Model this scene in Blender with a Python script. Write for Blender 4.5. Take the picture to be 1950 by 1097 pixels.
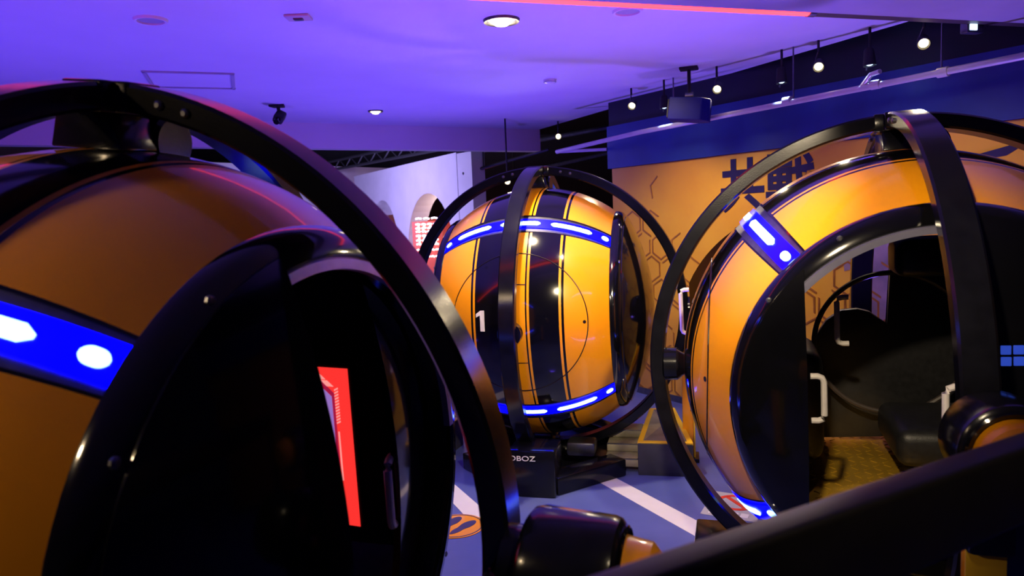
import bpy, bmesh, math, random
from mathutils import Vector, Matrix
random.seed(7)
D = bpy.data
S = bpy.context.scene
C = S.collection
for o in list(D.objects): D.objects.remove(o)
pi = math.pi
R_ = math.radians

# ------------------------------------------------------------------ camera
FPX, PITCH, ROLL, CAMH = 1371.4, 0.0955, 0.042, 1.78
cd = D.cameras.new('camera'); cam = D.objects.new('camera', cd); C.objects.link(cam)
cd.sensor_width = 36.0; cd.lens = FPX / 1950 * 36.0; cd.clip_start = 0.02; cd.clip_end = 100
_F = Vector((0, math.cos(PITCH), -math.sin(PITCH))); _U = Vector((0, math.sin(PITCH), math.cos(PITCH))); _X = Vector((1, 0, 0))
_r = _X * math.cos(ROLL) - _U * math.sin(ROLL); _u = _X * math.sin(ROLL) + _U * math.cos(ROLL)
cam.matrix_world = Matrix(((_r.x, _u.x, -_F.x, 0), (_r.y, _u.y, -_F.y, 0), (_r.z, _u.z, -_F.z, CAMH), (0, 0, 0, 1)))
cd.dof.use_dof = True; cd.dof.focus_distance = 3.6; cd.dof.aperture_fstop = 3.4
S.camera = cam

# ------------------------------------------------------------------ world, lights, exposure
w = D.worlds.new('world'); S.world = w; w.use_nodes = True
w.node_tree.nodes['Background'].inputs[0].default_value = (0.30, 0.22, 0.9, 1)
w.node_tree.nodes['Background'].inputs[1].default_value = 0.012
S.view_settings.view_transform = 'Standard'; S.view_settings.look = 'None'
S.view_settings.exposure = 0.0; S.view_settings.gamma = 1.0; S.view_settings.use_curve_mapping = False

def lamp(name, kind, loc, col, power, target=None, size=0.3, spot=60, blend=0.6):
    l = D.lights.new(name, kind); l.color = col; l.energy = power
    if kind == 'AREA': l.size = size
    else: l.shadow_soft_size = size
    if kind == 'SPOT': l.spot_size = R_(spot); l.spot_blend = blend
    o = D.objects.new(name, l); C.objects.link(o); o.location = loc
    if target is not None:
        o.rotation_euler = (Vector(target) - Vector(loc)).to_track_quat('-Z', 'Y').to_euler()
    return o
# added violet spots near the floor, unseen, that colour the ceiling
lamp('added_violet_uplight', 'SPOT', (0.30, 3.75, 0.10), (0.13, 0.055, 1.0), 280, (0.35, 3.95, 2.9), 0.08, 76, 0.9)
lamp('added_violet_uplight', 'SPOT', (-2.9, 3.4, 0.12), (0.13, 0.055, 1.0), 340, (-2.5, 4.2, 2.9), 0.08, 120, 0.9)
lamp('added_violet_uplight', 'SPOT', (-0.6, 6.7, 0.12), (0.15, 0.07, 1.0), 330, (-0.5, 6.2, 2.9), 0.08, 120, 0.9)
lamp('added_violet_uplight', 'SPOT', (2.45, 4.25, 0.12), (0.22, 0.11, 1.0), 260, (1.7, 4.2, 2.9), 0.08, 100, 0.9)
# added unseen warm spots brightening pods, hub, step and mural
lamp('added_warm_key', 'SPOT', (0.9, 1.2, 2.7), (1.0, 0.80, 0.52), 380, (0.35, 5.1, 0.9), 0.05, 46, 0.6)
lamp('added_warm_key', 'SPOT', (0.75, 0.1, 2.72), (1.0, 0.80, 0.5), 45, (0.40, 1.45, 1.05), 0.05, 34, 0.7)
lamp('added_warm_key', 'SPOT', (0.0, 0.6, 2.68), (1.0, 0.80, 0.52), 270, (1.2, 3.0, 1.2), 0.05, 44, 0.7)
lamp('added_warm_key', 'SPOT', (-2.6, 0.1, 2.7), (1.0, 0.72, 0.42), 75, (-1.2, 1.6, 1.0), 0.06, 70, 0.8)
lamp('added_warm_key', 'SPOT', (0.75, 3.6, 2.86), (1.0, 0.82, 0.55), 60, (0.85, 5.0, 0.1), 0.05, 50, 0.7)
lamp('added_mural_wash', 'SPOT', (0.9, 5.4, 2.85), (1.0, 0.78, 0.45), 190, (1.75, 6.3, 1.2), 0.3, 90, 0.9)
lamp('added_mural_wash', 'SPOT', (2.1, 3.7, 2.85), (1.0, 0.80, 0.40), 190, (2.7, 4.8, 1.4), 0.3, 90, 0.9)

# ------------------------------------------------------------------ materials
def mat(name, col, rough=0.5, metal=0.0, coat=0.0, emit=None, es=0.0, noise=0.0, nscale=8.0, bump=0.0, bscale=60.0, col2=None, spec=0.5):
    m = D.materials.new(name); m.use_nodes = True
    nt = m.node_tree; b = nt.nodes['Principled BSDF']
    b.inputs['Base Color'].default_value = (*col, 1); b.inputs['Roughness'].default_value = rough
    b.inputs['Metallic'].default_value = metal; b.inputs['Coat Weight'].default_value = coat
    b.inputs['Coat Roughness'].default_value = 0.04; b.inputs['Specular IOR Level'].default_value = spec
    if emit: b.inputs['Emission Color'].default_value = (*emit, 1); b.inputs['Emission Strength'].default_value = es
    if noise or col2 or bump:
        tc = nt.nodes.new('ShaderNodeTexCoord')
    if noise or col2:
        n = nt.nodes.new('ShaderNodeTexNoise'); n.inputs['Scale'].default_value = nscale; n.inputs['Detail'].default_value = 5
        nt.links.new(tc.outputs['Object'], n.inputs['Vector'])
        r = nt.nodes.new('ShaderNodeValToRGB'); r.color_ramp.elements[0].position = 0.32; r.color_ramp.elements[1].position = 0.68
        c2 = col2 if col2 else tuple(min(1, c * (1 + noise)) for c in col); c1 = col if col2 else tuple(c * (1 - noise) for c in col)
        r.color_ramp.elements[0].color = (*c1, 1); r.color_ramp.elements[1].color = (*c2, 1)
        nt.links.new(n.outputs['Fac'], r.inputs['Fac']); nt.links.new(r.outputs['Color'], b.inputs['Base Color'])
    if bump:
        n2 = nt.nodes.new('ShaderNodeTexNoise'); n2.inputs['Scale'].default_value = bscale; n2.inputs['Detail'].default_value = 3
        nt.links.new(tc.outputs['Object'], n2.inputs['Vector'])
        bp = nt.nodes.new('ShaderNodeBump'); bp.inputs['Strength'].default_value = bump; bp.inputs['Distance'].default_value = 0.01
        nt.links.new(n2.outputs['Fac'], bp.inputs['Height']); nt.links.new(bp.outputs['Normal'], b.inputs['Normal'])
    return m
M = dict(
    orange=mat('orange_gloss_paint', (0.88, 0.335, 0.003), 0.3, coat=0.45, spec=0.35, noise=0.04, nscale=3),
    gloss=mat('black_gloss_shell', (0.003, 0.003, 0.004), 0.10, coat=0.25, noise=0.1, nscale=5),
    pin=mat('black_pinstripe', (0.006, 0.004, 0.004), 0.3, noise=0.1),
    liner=mat('dark_liner', (0.008, 0.008, 0.009), 0.75, noise=0.25, nscale=20),
    cage=mat('black_cage_steel', (0.005, 0.005, 0.008), 0.17, noise=0.25, nscale=14, bump=0.02, bscale=180, spec=0.38),
    metal=mat('grey_satin_metal', (0.16, 0.16, 0.18), 0.35, metal=0.9, noise=0.15, nscale=30),
    trim=mat('silver_door_trim', (0.30, 0.29, 0.42), 0.35, metal=0.7, noise=0.08, nscale=20),
    handle=mat('pale_handle_plastic', (0.62, 0.58, 0.56), 0.45, noise=0.05, nscale=30),
    led=mat('blue_led_diffuser', (0.0, 0.0, 0.25), 0.3, emit=(0.0, 0.0, 1.0), es=11.0, noise=0.05),
    ledhot=mat('white_led_segment', (0.6, 0.9, 1), 0.3, emit=(0.45, 0.80, 1.0), es=2.6, noise=0.02),
    tread=mat('gold_tread_plate', (0.62, 0.36, 0.03), 0.38, metal=0.55, noise=0.15, nscale=9),
    seat=mat('black_vinyl', (0.012, 0.012, 0.014), 0.45, noise=0.3, nscale=40, bump=0.1, bscale=200),
    white=mat('white_vinyl_print', (0.78, 0.76, 0.74), 0.4, noise=0.03),
    ceil=mat('white_ceiling_paint', (0.72, 0.70, 0.72), 0.85, noise=0.02, nscale=3, bump=0.04, bscale=90),
    grey=mat('grey_bulkhead_paint', (0.42, 0.41, 0.42), 0.8, noise=0.04, nscale=4),
    brown=mat('dark_bronze_channel', (0.06, 0.045, 0.04), 0.5, noise=0.2),
    black=mat('matt_black_paint', (0.006, 0.006, 0.008), 0.7, noise=0.3, nscale=4),
    navy=mat('navy_blue_wall_paint', (0.008, 0.03, 0.20), 0.5, noise=0.15, nscale=3, bump=0.02, bscale=200),
    void=mat('navy_with_painted_shade', (0.004, 0.006, 0.022), 0.6, noise=0.2, nscale=3),
    gold=mat('golden_mural_print', (0.66, 0.30, 0.035), 0.22, nscale=0.9, col2=(0.80, 0.46, 0.05), coat=0.3),
    hexl=mat('brown_hexagon_print', (0.30, 0.11, 0.015), 0.4, noise=0.3, nscale=8),
    ink=mat('navy_ink_print', (0.012, 0.008, 0.06), 0.4, noise=0.2),
    floor=mat('blue_grey_vinyl_floor', (0.07, 0.095, 0.30), 0.40, nscale=2.2, col2=(0.105, 0.135, 0.40), bump=0.05, bscale=35),
    yellow=mat('yellow_edge_trim', (0.95, 0.58, 0.02), 0.4, noise=0.05),
    stepw=mat('dark_step_riser', (0.035, 0.035, 0.045), 0.5, noise=0.2, nscale=10),
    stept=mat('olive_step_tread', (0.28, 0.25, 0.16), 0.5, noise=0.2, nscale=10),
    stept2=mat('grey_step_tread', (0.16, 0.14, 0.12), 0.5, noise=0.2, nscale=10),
    warm=mat('warm_lamp_glow', (1, 0.9, 0.6), 0.4, emit=(1.0, 0.82, 0.45), es=9.0, noise=0.02),
    cool=mat('cool_lamp_glow', (0.8, 0.9, 1), 0.4, emit=(0.55, 0.75, 1.0), es=2.2, noise=0.02),
    red=mat('red_led_tube', (1, 0.1, 0.1), 0.4, emit=(1.0, 0.035, 0.03), es=4.5, noise=0.02),
    pipe=mat('pale_conduit_paint', (0.62, 0.60, 0.56), 0.3, metal=0.3, noise=0.06),
    wallw=mat('white_plaster', (0.62, 0.60, 0.66), 0.8, noise=0.05, nscale=3, bump=0.5, bscale=7),
    beige=mat('beige_plaster', (0.58, 0.48, 0.42), 0.8, noise=0.05, nscale=3),
    redw=mat('red_panel', (0.55, 0.10, 0.06), 0.6, emit=(0.9, 0.10, 0.06), es=0.35, noise=0.15, nscale=2),  # weak emission gives this red a glow of its own
    neon=mat('white_neon', (1, 1, 1), 0.4, emit=(1.0, 0.82, 0.95), es=3.0, noise=0.02),
    scred=mat('red_screen_pixels', (0.1, 0, 0), 0.3, emit=(1.0, 0.035, 0.03), es=1.0, noise=0.03, nscale=6),
    sclil=mat('lilac_screen_pixels', (0.1, 0.1, 0.1), 0.3, emit=(0.38, 0.20, 0.66), es=0.8, noise=0.03, nscale=6),
    scdark=mat('crimson_screen_pixels', (0.1, 0, 0), 0.3, emit=(0.45, 0.01, 0.06), es=0.8, noise=0.03),
    scpink=mat('pink_screen_pixels', (0.1, 0, 0), 0.3, emit=(1.0, 0.32, 0.30), es=1.0, noise=0.03),
    tileblue=mat('blue_glow_tile', (0, 0, 0.1), 0.3, emit=(0.04, 0.10, 0.7), es=0.6, nscale=26, noise=0.8),
    rail=mat('black_rail_lacquer', (0.006, 0.005, 0.005), 0.42, noise=0.2, nscale=10, spec=0.22),
    mural=mat('grey_figure_print', (0.16, 0.12, 0.13), 0.5, nscale=5, col2=(0.32, 0.22, 0.22)),
    redink=mat('red_vinyl_print', (0.75, 0.05, 0.03), 0.4, noise=0.05),
    soleink=mat('dark_sole_print', (0.05, 0.04, 0.12), 0.4, noise=0.1),
    spk=mat('dark_blue_speaker_shell', (0.006, 0.006, 0.10), 0.6, noise=0.1, spec=0.15),
)

# ------------------------------------------------------------------ mesh helpers
def mk(name, v, f, mats, fm=None, smooth=False):
    me = D.meshes.new(name); me.from_pydata([tuple(p) for p in v], [], f)
    for m in (mats if isinstance(mats, (list, tuple)) else [mats]): me.materials.append(M[m])
    if fm: me.polygons.foreach_set('material_index', fm)
    if smooth:
        me.polygons.foreach_set('use_smooth', [True] * len(me.polygons))
        try: me.set_sharp_from_angle(angle=R_(35))
        except Exception: pass
    me.update(); return me
def from_bm(name, bm, mats, smooth=True):
    bmesh.ops.recalc_face_normals(bm, faces=bm.faces)
    me = D.meshes.new(name); bm.to_mesh(me); bm.free()
    for m in (mats if isinstance(mats, (list, tuple)) else [mats]): me.materials.append(M[m])
    if smooth:
        me.polygons.foreach_set('use_smooth', [True] * len(me.polygons))
        try: me.set_sharp_from_angle(angle=R_(35))
        except Exception: pass
    return me
def rbox(name, size, center, m, bev=0.01, rot=None, seg=2):
    bm = bmesh.new(); bmesh.ops.create_cube(bm, size=1)
    for v in bm.verts: v.co = Vector((v.co.x * size[0], v.co.y * size[1], v.co.z * size[2]))
    if bev: bmesh.ops.bevel(bm, geom=list(bm.edges), offset=bev, segments=seg, affect='EDGES', profile=0.5)
    if rot is not None: bm.transform(rot.to_4x4())
    bm.transform(Matrix.Translation(center))
    return from_bm(name, bm, m)
def prism(name, poly, z0, z1, m, bev=0.0):
    n = len(poly); bm = bmesh.new()
    a = [bm.verts.new((p[0], p[1], z0)) for p in poly]; b = [bm.verts.new((p[0], p[1], z1)) for p in poly]
    bm.faces.new(a[::-1]); bm.faces.new(b)
    for i in range(n): bm.faces.new((a[i], a[(i + 1) % n], b[(i + 1) % n], b[i]))
    if bev: bmesh.ops.bevel(bm, geom=list(bm.edges), offset=bev, segments=2, affect='EDGES', profile=0.5)
    return from_bm(name, bm, m, smooth=bool(bev))
def lathe(name, prof, m, n=64, closed=False, p0=0.0, p1=2 * pi, smooth=True):
    """profile of (x, r) turned about the x axis; angle 0 points to -y, 90 degrees up"""
    full = abs(p1 - p0 - 2 * pi) < 1e-6; cols = n if full else n + 1
    v = []; f = []
    for i in range(cols):
        t = p0 + (p1 - p0) * i / n
        for a, r in prof: v.append((a, -r * math.cos(t), r * math.sin(t)))
    k = len(prof)
    for i in range(n):
        j = (i + 1) % cols
        for q in range(k if closed else k - 1):
            q2 = (q + 1) % k
            f.append((i * k + q, i * k + q2, j * k + q2, j * k + q))
    if closed and not full:
        f.append(tuple(range(k))[::-1]); f.append(tuple((cols - 1) * k + q for q in range(k)))
    bm = bmesh.new(); vs = [bm.verts.new(p) for p in v]
    for q in f:
        try: bm.faces.new([vs[i] for i in q])
        except ValueError: pass
    bmesh.ops.remove_doubles(bm, verts=bm.verts, dist=1e-6)
    return from_bm(name, bm, m, smooth)
def tube(name, pts, r, m, n=10, cyclic=False):
    bm = bmesh.new(); pts = [Vector(p) for p in pts]; rings = []
    k = len(pts)
    for i, p in enumerate(pts):
        a = pts[(i - 1) % k] if (cyclic or i > 0) else p; b = pts[(i + 1) % k] if (cyclic or i < k - 1) else p
        t = (b - a).normalized(); up = Vector((0, 0, 1)) if abs(t.z) < 0.95 else Vector((0, 1, 0))
        s = t.cross(up).normalized(); u = s.cross(t)
        rings.append([bm.verts.new(p + (s * math.cos(2 * pi * j / n) + u * math.sin(2 * pi * j / n)) * r) for j in range(n)])
    for i in range(k if cyclic else k - 1):
        A, B = rings[i], rings[(i + 1) % k]
        for j in range(n): bm.faces.new((A[j], A[(j + 1) % n], B[(j + 1) % n], B[j]))
    if not cyclic:
        bm.faces.new(rings[0][::-1]); bm.faces.new(rings[-1])
    return from_bm(name, bm, m)
def ringbar(name, Ro, Ri, wd, m, axis='y', bev=0.008, n=144):
    """rectangular-section ring; axis = ring normal"""
    h = wd / 2; b = bev
    prof = [(-h + b, Ri), (h - b, Ri), (h, Ri + b), (h, Ro - b), (h - b, Ro), (-h + b, Ro), (-h, Ro - b), (-h, Ri + b)]
    me = lathe(name, prof, m, n=n, closed=True)
    if axis == 'y': me.transform(Matrix.Rotation(pi / 2, 4, 'Z'))
    return me
def text_mesh(name, s, size, m, depth=0.004, bold=0.0):
    cu = D.curves.new(name, 'FONT'); cu.body = s; cu.size = size; cu.extrude = depth; cu.offset = bold; cu.align_x = 'CENTER'; cu.align_y = 'CENTER'
    o = D.objects.new(name, cu); C.objects.link(o); bpy.context.view_layer.update()
    me = D.meshes.new_from_object(o.evaluated_get(bpy.context.evaluated_depsgraph_get()))
    D.objects.remove(o); D.curves.remove(cu); me.name = name; me.materials.clear(); me.materials.append(M[m]); return me

# ------------------------------------------------------------------ object helpers
def link(name, me, parent=None, mw=None):
    o = D.objects.new(name, me); C.objects.link(o)
    if parent is not None: o.parent = parent
    if mw is not None: o.matrix_local = mw
    return o
def tag(o, label=None, cat=None, group=None, kind=None):
    if label: o['label'] = label
    if cat: o['category'] = cat
    if group: o['group'] = group
    if kind: o['kind'] = kind
    return o
def struct(name, me, parent=None, label=None):
    o = link(name, me, parent)
    if parent is None: o['kind'] = 'structure'
    if label: o['label'] = label
    return o
def empty(name, loc, rz=0.0):
    o = D.objects.new(name, None); C.objects.link(o); o.location = loc; o.rotation_euler = (0, 0, rz); o.empty_display_size = 0.1
    return o

# ================================================================== THE SETTING
fl = struct('floor', prism('floor', [(-8, -4), (8, -4), (8, 18), (-8, 18)], -0.1, 0.0, 'floor'), label='blue grey vinyl floor')
def decal(name, poly, m, parent, z=0.003, z0=0.0005):
    return link(name, prism(name, poly, z0, z, m), parent)
decal('white_stripe', [(0.42, 4.90), (0.57, 4.90), (1.30, 3.42), (1.15, 3.40)], 'white', fl)
decal('white_stripe', [(-0.62, 4.86), (-0.50, 4.86), (-0.10, 4.02), (-0.26, 4.02)], 'white', fl)
decal('white_stripe', [(0.95, 5.98), (1.12, 5.98), (1.02, 5.45), (0.90, 5.62)], 'white', fl)

# ceiling slab with its far downstand
CE = 2.9
ce = struct('ceiling', prism('ceiling', [(-8, 4.75), (0.36, 9.49), (2.565, 4.547), (3.6, 2.23), (3.6, -4), (-8, -4)], CE, CE + 0.12, 'ceil'), label='white ceiling washed in violet light')
struct('trim_1', prism('trim_1', [(-8, 4.75), (0.36, 9.49), (0.44, 9.35), (-8, 4.56)], 2.63, CE, 'ceil'), label='deep downstand along the far ceiling edge')
struct('ceiling_void', prism('ceiling_void', [(-9, 4), (-9, 19), (9, 19), (9, 0), (3.65, 0), (3.65, 2.3), (0.4, 9.6)], 3.7, 3.8, 'black'), label='black open ceiling void')
# bulkhead near the viewer with the red tube along its edge
bd = Vector((0.957, 0.289, 0)); bn = Vector((0.289, -0.957, 0))
def bpt(s, off): p = Vector((-0.235, 3.275, 0)) + bd * s + bn * off; return (p.x, p.y)
struct('trim_2', prism('trim_2', [bpt(-7, 0.10), bpt(3.6, 0.10), bpt(3.6, 0.55), bpt(-7, 0.55)], 2.745, CE, 'grey'), label='grey ceiling bulkhead')
struct('trim_3', prism('trim_3', [bpt(1.86, 0.0), bpt(3.6, 0.0), bpt(3.6, 0.097), bpt(1.86, 0.097)], 2.755, CE, 'brown'), label='dark bronze channel on the bulkhead')

# right wall: golden mural below, navy above
W0 = Vector((1.06, 7.35, 0)); WD = Vector((0.544, -0.839, 0)).normalized(); WN = Vector((-0.839, -0.544, 0)).normalized()
def wpt(s, off=0.0): p = W0 + WD * s + WN * off; return (p.x, p.y)
wr = struct('wall_right', prism('wall_right', [wpt(0), wpt(7.0), wpt(7.0, -0.15), wpt(0, -0.15)], 0, 2.24, 'gold'), label='golden mural wall with brown hexagon outlines')
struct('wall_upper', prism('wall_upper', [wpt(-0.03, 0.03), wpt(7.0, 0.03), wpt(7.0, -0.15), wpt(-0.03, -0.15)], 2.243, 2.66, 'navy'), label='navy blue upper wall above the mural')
struct('wall_shade_band', prism('wall_shade_band', [wpt(-0.03, 0.0), wpt(7.0, 0.0), wpt(7.0, -0.15), wpt(-0.03, -0.15)], 2.66, 3.7, 'void'), label='top of the navy wall, its shade put into a near black colour')  # navy wall continues here; its unlit darkness is put into the colour
struct('baseboard_right', prism('baseboard_right', [wpt(0, 0.02), wpt(7.0, 0.02), wpt(7.0, 0.002), wpt(0, 0.002)], 0, 0.06, 'metal'))
# matrix: mural plane, local x along the wall (left to right in view), y up, z out of the wall
WM = Matrix(((WD.x, 0, WN.x, W0.x), (WD.y, 0, WN.y, W0.y), (0, 1, 0, 0), (0, 0, 0, 1)))
def hex_mesh(edges, r, t=0.013):
    v = []; f = []
    for e in edges:
        a0, a1 = R_(60 * e + 30), R_(60 * e + 90)
        b = len(v)
        for a, rr in ((a0, r), (a1, r), (a1, r - t / 0.866), (a0, r - t / 0.866)):
            for z in (0.0005, 0.006): v.append((rr * math.cos(a), rr * math.sin(a), z))
        f += [(b, b + 2, b + 4, b + 6), (b + 1, b + 7, b + 5, b + 3), (b, b + 1, b + 3, b + 2), (b + 4, b + 5, b + 7, b + 6), (b + 2, b + 3, b + 5, b + 4), (b + 6, b + 7, b + 1, b)]
    return mk('hexagon_outline', v, f, 'hexl')
hexes = [hex_mesh(e, 0.13) for e in ((0, 1, 2, 3, 4, 5), (0, 1, 2, 3), (1, 2, 3, 4, 5), (0, 2, 3, 5), (3, 4), (0, 1, 5))]
hr = 0.145; hw = hr * math.sqrt(3)
for row in range(8):
    for colm in range(13):
        s = 0.16 + colm * hw + (hw / 2 if row % 2 else 0); z = 0.16 + row * hr * 1.5
        top = 1.32 + 0.46 * max(0, 1 - abs(s - 0.45) / 0.9)
        if z > top or random.random() < 0.05: continue
        k = random.choice((0, 0, 0, 1, 2, 3, 4, 5))
        link('hexagon_outline', hexes[k], wr, WM @ Matrix.Translation((s, z, 0)))
link('hexagon_outline', hexes[4], wr, WM @ Matrix.Translation((0.66, 2.0, 0)) @ Matrix.Rotation(-1.9, 4, 'Z'))
# brush lettering high on the mural
for ch, s, z, sz in (('\u5171', 1.61, 1.945, 0.46), ('\u6230', 2.06, 1.97, 0.44)):
    link('mural_character', text_mesh('mural_character', ch, sz, 'ink', 0.003, 0.010), wr, WM @ Matrix.Translation((s, z, 0.004)))
for s0, z0, s1, z1, t in ((3.30, 2.02, 3.62, 2.07, 0.05), (3.16, 2.10, 3.19, 2.16, 0.02)):
    a = math.atan2(z1 - z0, s1 - s0); L = math.hypot(s1 - s0, z1 - z0)
    me = prism('brush_stroke', [(0, -t * .3), (L * .8, -t * .5), (L, 0), (L * .9, t * .6), (0, t * .3)], 0.001, 0.005, 'ink')
    link('brush_stroke', me, wr, WM @ Matrix.Translation((s0, z0, 0)) @ Matrix.Rotation(a, 4, 'Z'))
# printed figure and panels on the mural seen through the right pod
def mprint(name, poly, m, z=0.004): return link(name, prism(name, poly, 0.001, z, m), wr, WM)
mprint('mural_shape', [(2.70, 0.9), (2.86, 0.95), (2.93, 1.45), (2.84, 1.62), (2.72, 1.50)], 'mural')
mprint('mural_shape', [(2.52, 1.30), (2.66, 1.34), (2.70, 1.52), (2.60, 1.62), (2.50, 1.50)], 'mural')
mprint('mural_shape', [(2.95, 1.60), (3.05, 1.42), (3.12, 1.46), (3.00, 1.70)], 'mural')
for i in range(4): mprint('mural_panel', [(2.62 + i * .07, 1.63), (2.67 + i * .07, 1.63), (2.68 + i * .07, 1.74), (2.63 + i * .07, 1.74)], 'white')
mprint('mural_panel', [(2.46, 1.46), (2.60, 1.42), (2.60, 1.46), (2.46, 1.50)], 'white')

# far walls
struct('wall_back', prism('wall_back', [(-9, 17), (9, 17), (9, 17.2), (-9, 17.2)], 0, 3.7, 'black'), label='black far wall')
struct('wall_left', prism('wall_left', [(-8, -4), (-8, 17), (-8.2, 17), (-8.2, -4)], 0, 3.7, 'wallw'), label='pale left wall')
struct('wall_far_pale', prism('wall_far_pale', [(-8, 9.0), (-2.2, 15.6), (-2.3, 15.8), (-8, 9.3)], 0, 2.95, 'wallw'), label='pale plaster wall beyond the downstand')
# arch wall: a plaster wall with two pointed openings, built from its outline with real thickness
A0 = Vector((-0.69, 10.01, 0)); AD = Vector((-0.491, 0.871, 0)).normalized(); AN = Vector((-0.871, -0.491, 0)).normalized()
AM = Matrix(((AD.x, 0, -AN.x, A0.x), (AD.y, 0, -AN.y, A0.y), (0, 1, 0, 0), (0, 0, 0, 1)))   # local x along wall (away), y up, z away from viewer side
def arch_wall():
    bm = bmesh.new()
    def arch(c, wd, base, spring, apex, n=10):
        pts = [(c - wd / 2, base)]
        for i in range(n + 1):
            t = i / n; pts.append((c - wd / 2 + wd / 2 * (1 - math.cos(t * pi / 2)), spring + (apex - spring) * math.sin(t * pi / 2)))
        for i in range(1, n + 1):
            t = 1 - i / n; pts.append((c + wd / 2 - wd / 2 * (1 - math.cos(t * pi / 2)), spring + (apex - spring) * math.sin(t * pi / 2)))
        pts.append((c + wd / 2, base)); return pts
    holes = [arch(1.08, 1.78, 0.0, 1.3, 2.22), arch(3.1, 1.45, 0.0, 1.3, 2.20)]
    outline = [(0, 0)] + holes[0] + holes[1] + [(4.6, 0), (4.6, 2.72), (0, 2.72)]
    T = 0.30
    a = [bm.verts.new((x, y, 0)) for x, y in outline]; b = [bm.verts.new((x, y, T)) for x, y in outline]
    f1 = bm.faces.new(a); f2 = bm.faces.new(b[::-1]); n = len(outline)
    for i in range(n): bm.faces.new((a[i], b[i], b[(i + 1) % n], a[(i + 1) % n]))
    bmesh.ops.triangulate(bm, faces=[f1, f2])
    return from_bm('wall_arches', bm, 'wallw', smooth=False)
wa = struct('wall_arches', arch_wall(), label='white plaster wall with pointed arch openings'); wa.matrix_world = AM
o = struct('wall_arch_end', prism('wall_arch_end', [(-0.68, 10.0), (-0.47, 9.72), (-0.30, 9.84), (-0.50, 10.14)], 0, 2.70, 'wallw'), label='white plaster end pier')
# room behind the arches
p = [A0 + AD * 1.2 - AN * 1.5, A0 + AD * 6.5 - AN * 1.5, A0 + AD * 6.5 - AN * 1.55, A0 + AD * 1.2 - AN * 1.55]
struct('wall_recess', prism('wall_recess', [(q.x, q.y) for q in p], 0, 1.85, 'redw'), label='red wall behind the arch, a faint glow put into its material')

# ================================================================== GYRO PODS
RS = 0.8976                      # shell sphere
RO, RI, RW = 1.05, 0.985, 0.105  # cage rings
ZC = 1.10
A1 = 0.566
BANDS = [(-A1, 'o'), (-0.300, 'p'), (-0.285, 'o'), (-0.270, 'g'), (-0.090, 'o'), (-0.075, 'p'), (-0.065, 'o'), (0.065, 'p'), (0.075, 'o'), (0.090, 'g'), (0.270, 'o'), (0.285, 'p'), (0.300, 'o')]
def sp(a, phi, rr=RS):
    r = math.sqrt(max(1e-9, rr * rr - a * a)); return (a, -r * math.cos(phi), r * math.sin(phi))
def panel_mesh(p0, p1, n):
    edges = [b[0] for b in BANDS] + [A1]; aa = []; ty = []
    for i in range(len(BANDS)):
        s = max(1, int(round((edges[i + 1] - edges[i]) / 0.05)))
        for k in range(s): aa.append(edges[i] + (edges[i + 1] - edges[i]) * k / s); ty.append(BANDS[i][1])
    aa.append(A1)
    g = R_(0.55); ph = [p0, p0 + g] + [p0 + g + (p1 - p0 - 2 * g) * i / n for i in range(1, n)] + [p1 - g, p1]
    na, npz = len(aa), len(ph); v = []; f = []; fm = []
    for rr in (RS, RS - 0.022):
        for t in ph:
            for a in aa:
                k = rr / RS; x, y, z = sp(a, t); v.append((x, y * k, z * k) if rr != RS else (x, y, z))
    off = na * npz; ids = {'o': 0, 'p': 1, 'g': 1}
    for j in range(npz - 1):
        for i in range(na - 1):
            f.append((j * na + i, j * na + i + 1, (j + 1) * na + i + 1, (j + 1) * na + i))
            fm.append(1 if j in (0, npz - 2) else ids[ty[i]])
            f.append((off + j * na + i, off + (j + 1) * na + i, off + (j + 1) * na + i + 1, off + j * na + i + 1)); fm.append(2)
    for j in range(npz - 1):
        for i in (0, na - 1): f.append((j * na + i, off + j * na + i, off + (j + 1) * na + i, (j + 1) * na + i)); fm.append(1)
    for i in range(na - 1):
        for j in (0, npz - 1): f.append((j * na + i, off + j * na + i, off + j * na + i + 1, j * na + i + 1)); fm.append(1)
    me = mk('shell_panel', v, f, ['orange', 'gloss', 'liner'], fm, smooth=True)
    bm = bmesh.new(); bm.from_mesh(me); bmesh.ops.recalc_face_normals(bm, faces=bm.faces); bm.to_mesh(me); bm.free(); return me
def strip_mesh(name, a0, a1, pc, hw_, r0, r1, m, n=24, round_end=False):
    """curved strip on the sphere between axial a0 and a1, centred on angle pc, half-width hw_ in metres"""
    v = []; f = []; m_ = n + 1
    for rr in (r1, r0):
        for i in range(m_):
            a = a0 + (a1 - a0) * i / n; h = hw_
            if round_end:
                e = min(a - a0, a1 - a); h = hw_ * (math.sqrt(max(0.06, 1 - (1 - min(1, e / hw_)) ** 2)))
            r = math.sqrt(RS * RS - a * a); dp = h / r
            for s in (-1, 1):
                x, y, z = sp(a, pc + s * dp); k = rr / RS; v.append((x * k, y * k, z * k))
    o2 = 2 * m_
    for i in range(n):
        b = 2 * i
        f.append((b, b + 1, b + 3, b + 2)); f.append((o2 + b, o2 + b + 2, o2 + b + 3, o2 + b + 1))
        f.append((b, b + 2, o2 + b + 2, o2 + b)); f.append((b + 1, o2 + b + 1, o2 + b + 3, b + 3))
    f.append((0, o2, o2 + 1, 1)); b = 2 * n; f.append((b, b + 1, o2 + b + 1, o2 + b))
    me = mk(name, v, f, m, smooth=True)
    bm = bmesh.new(); bm.from_mesh(me); bmesh.ops.recalc_face_normals(bm, faces=bm.faces); bm.to_mesh(me); bm.free(); return me
LEDP = [R_(47.6), R_(132.4), R_(-39.5), R_(-140.5)]
LH = R_(4.5)
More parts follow.
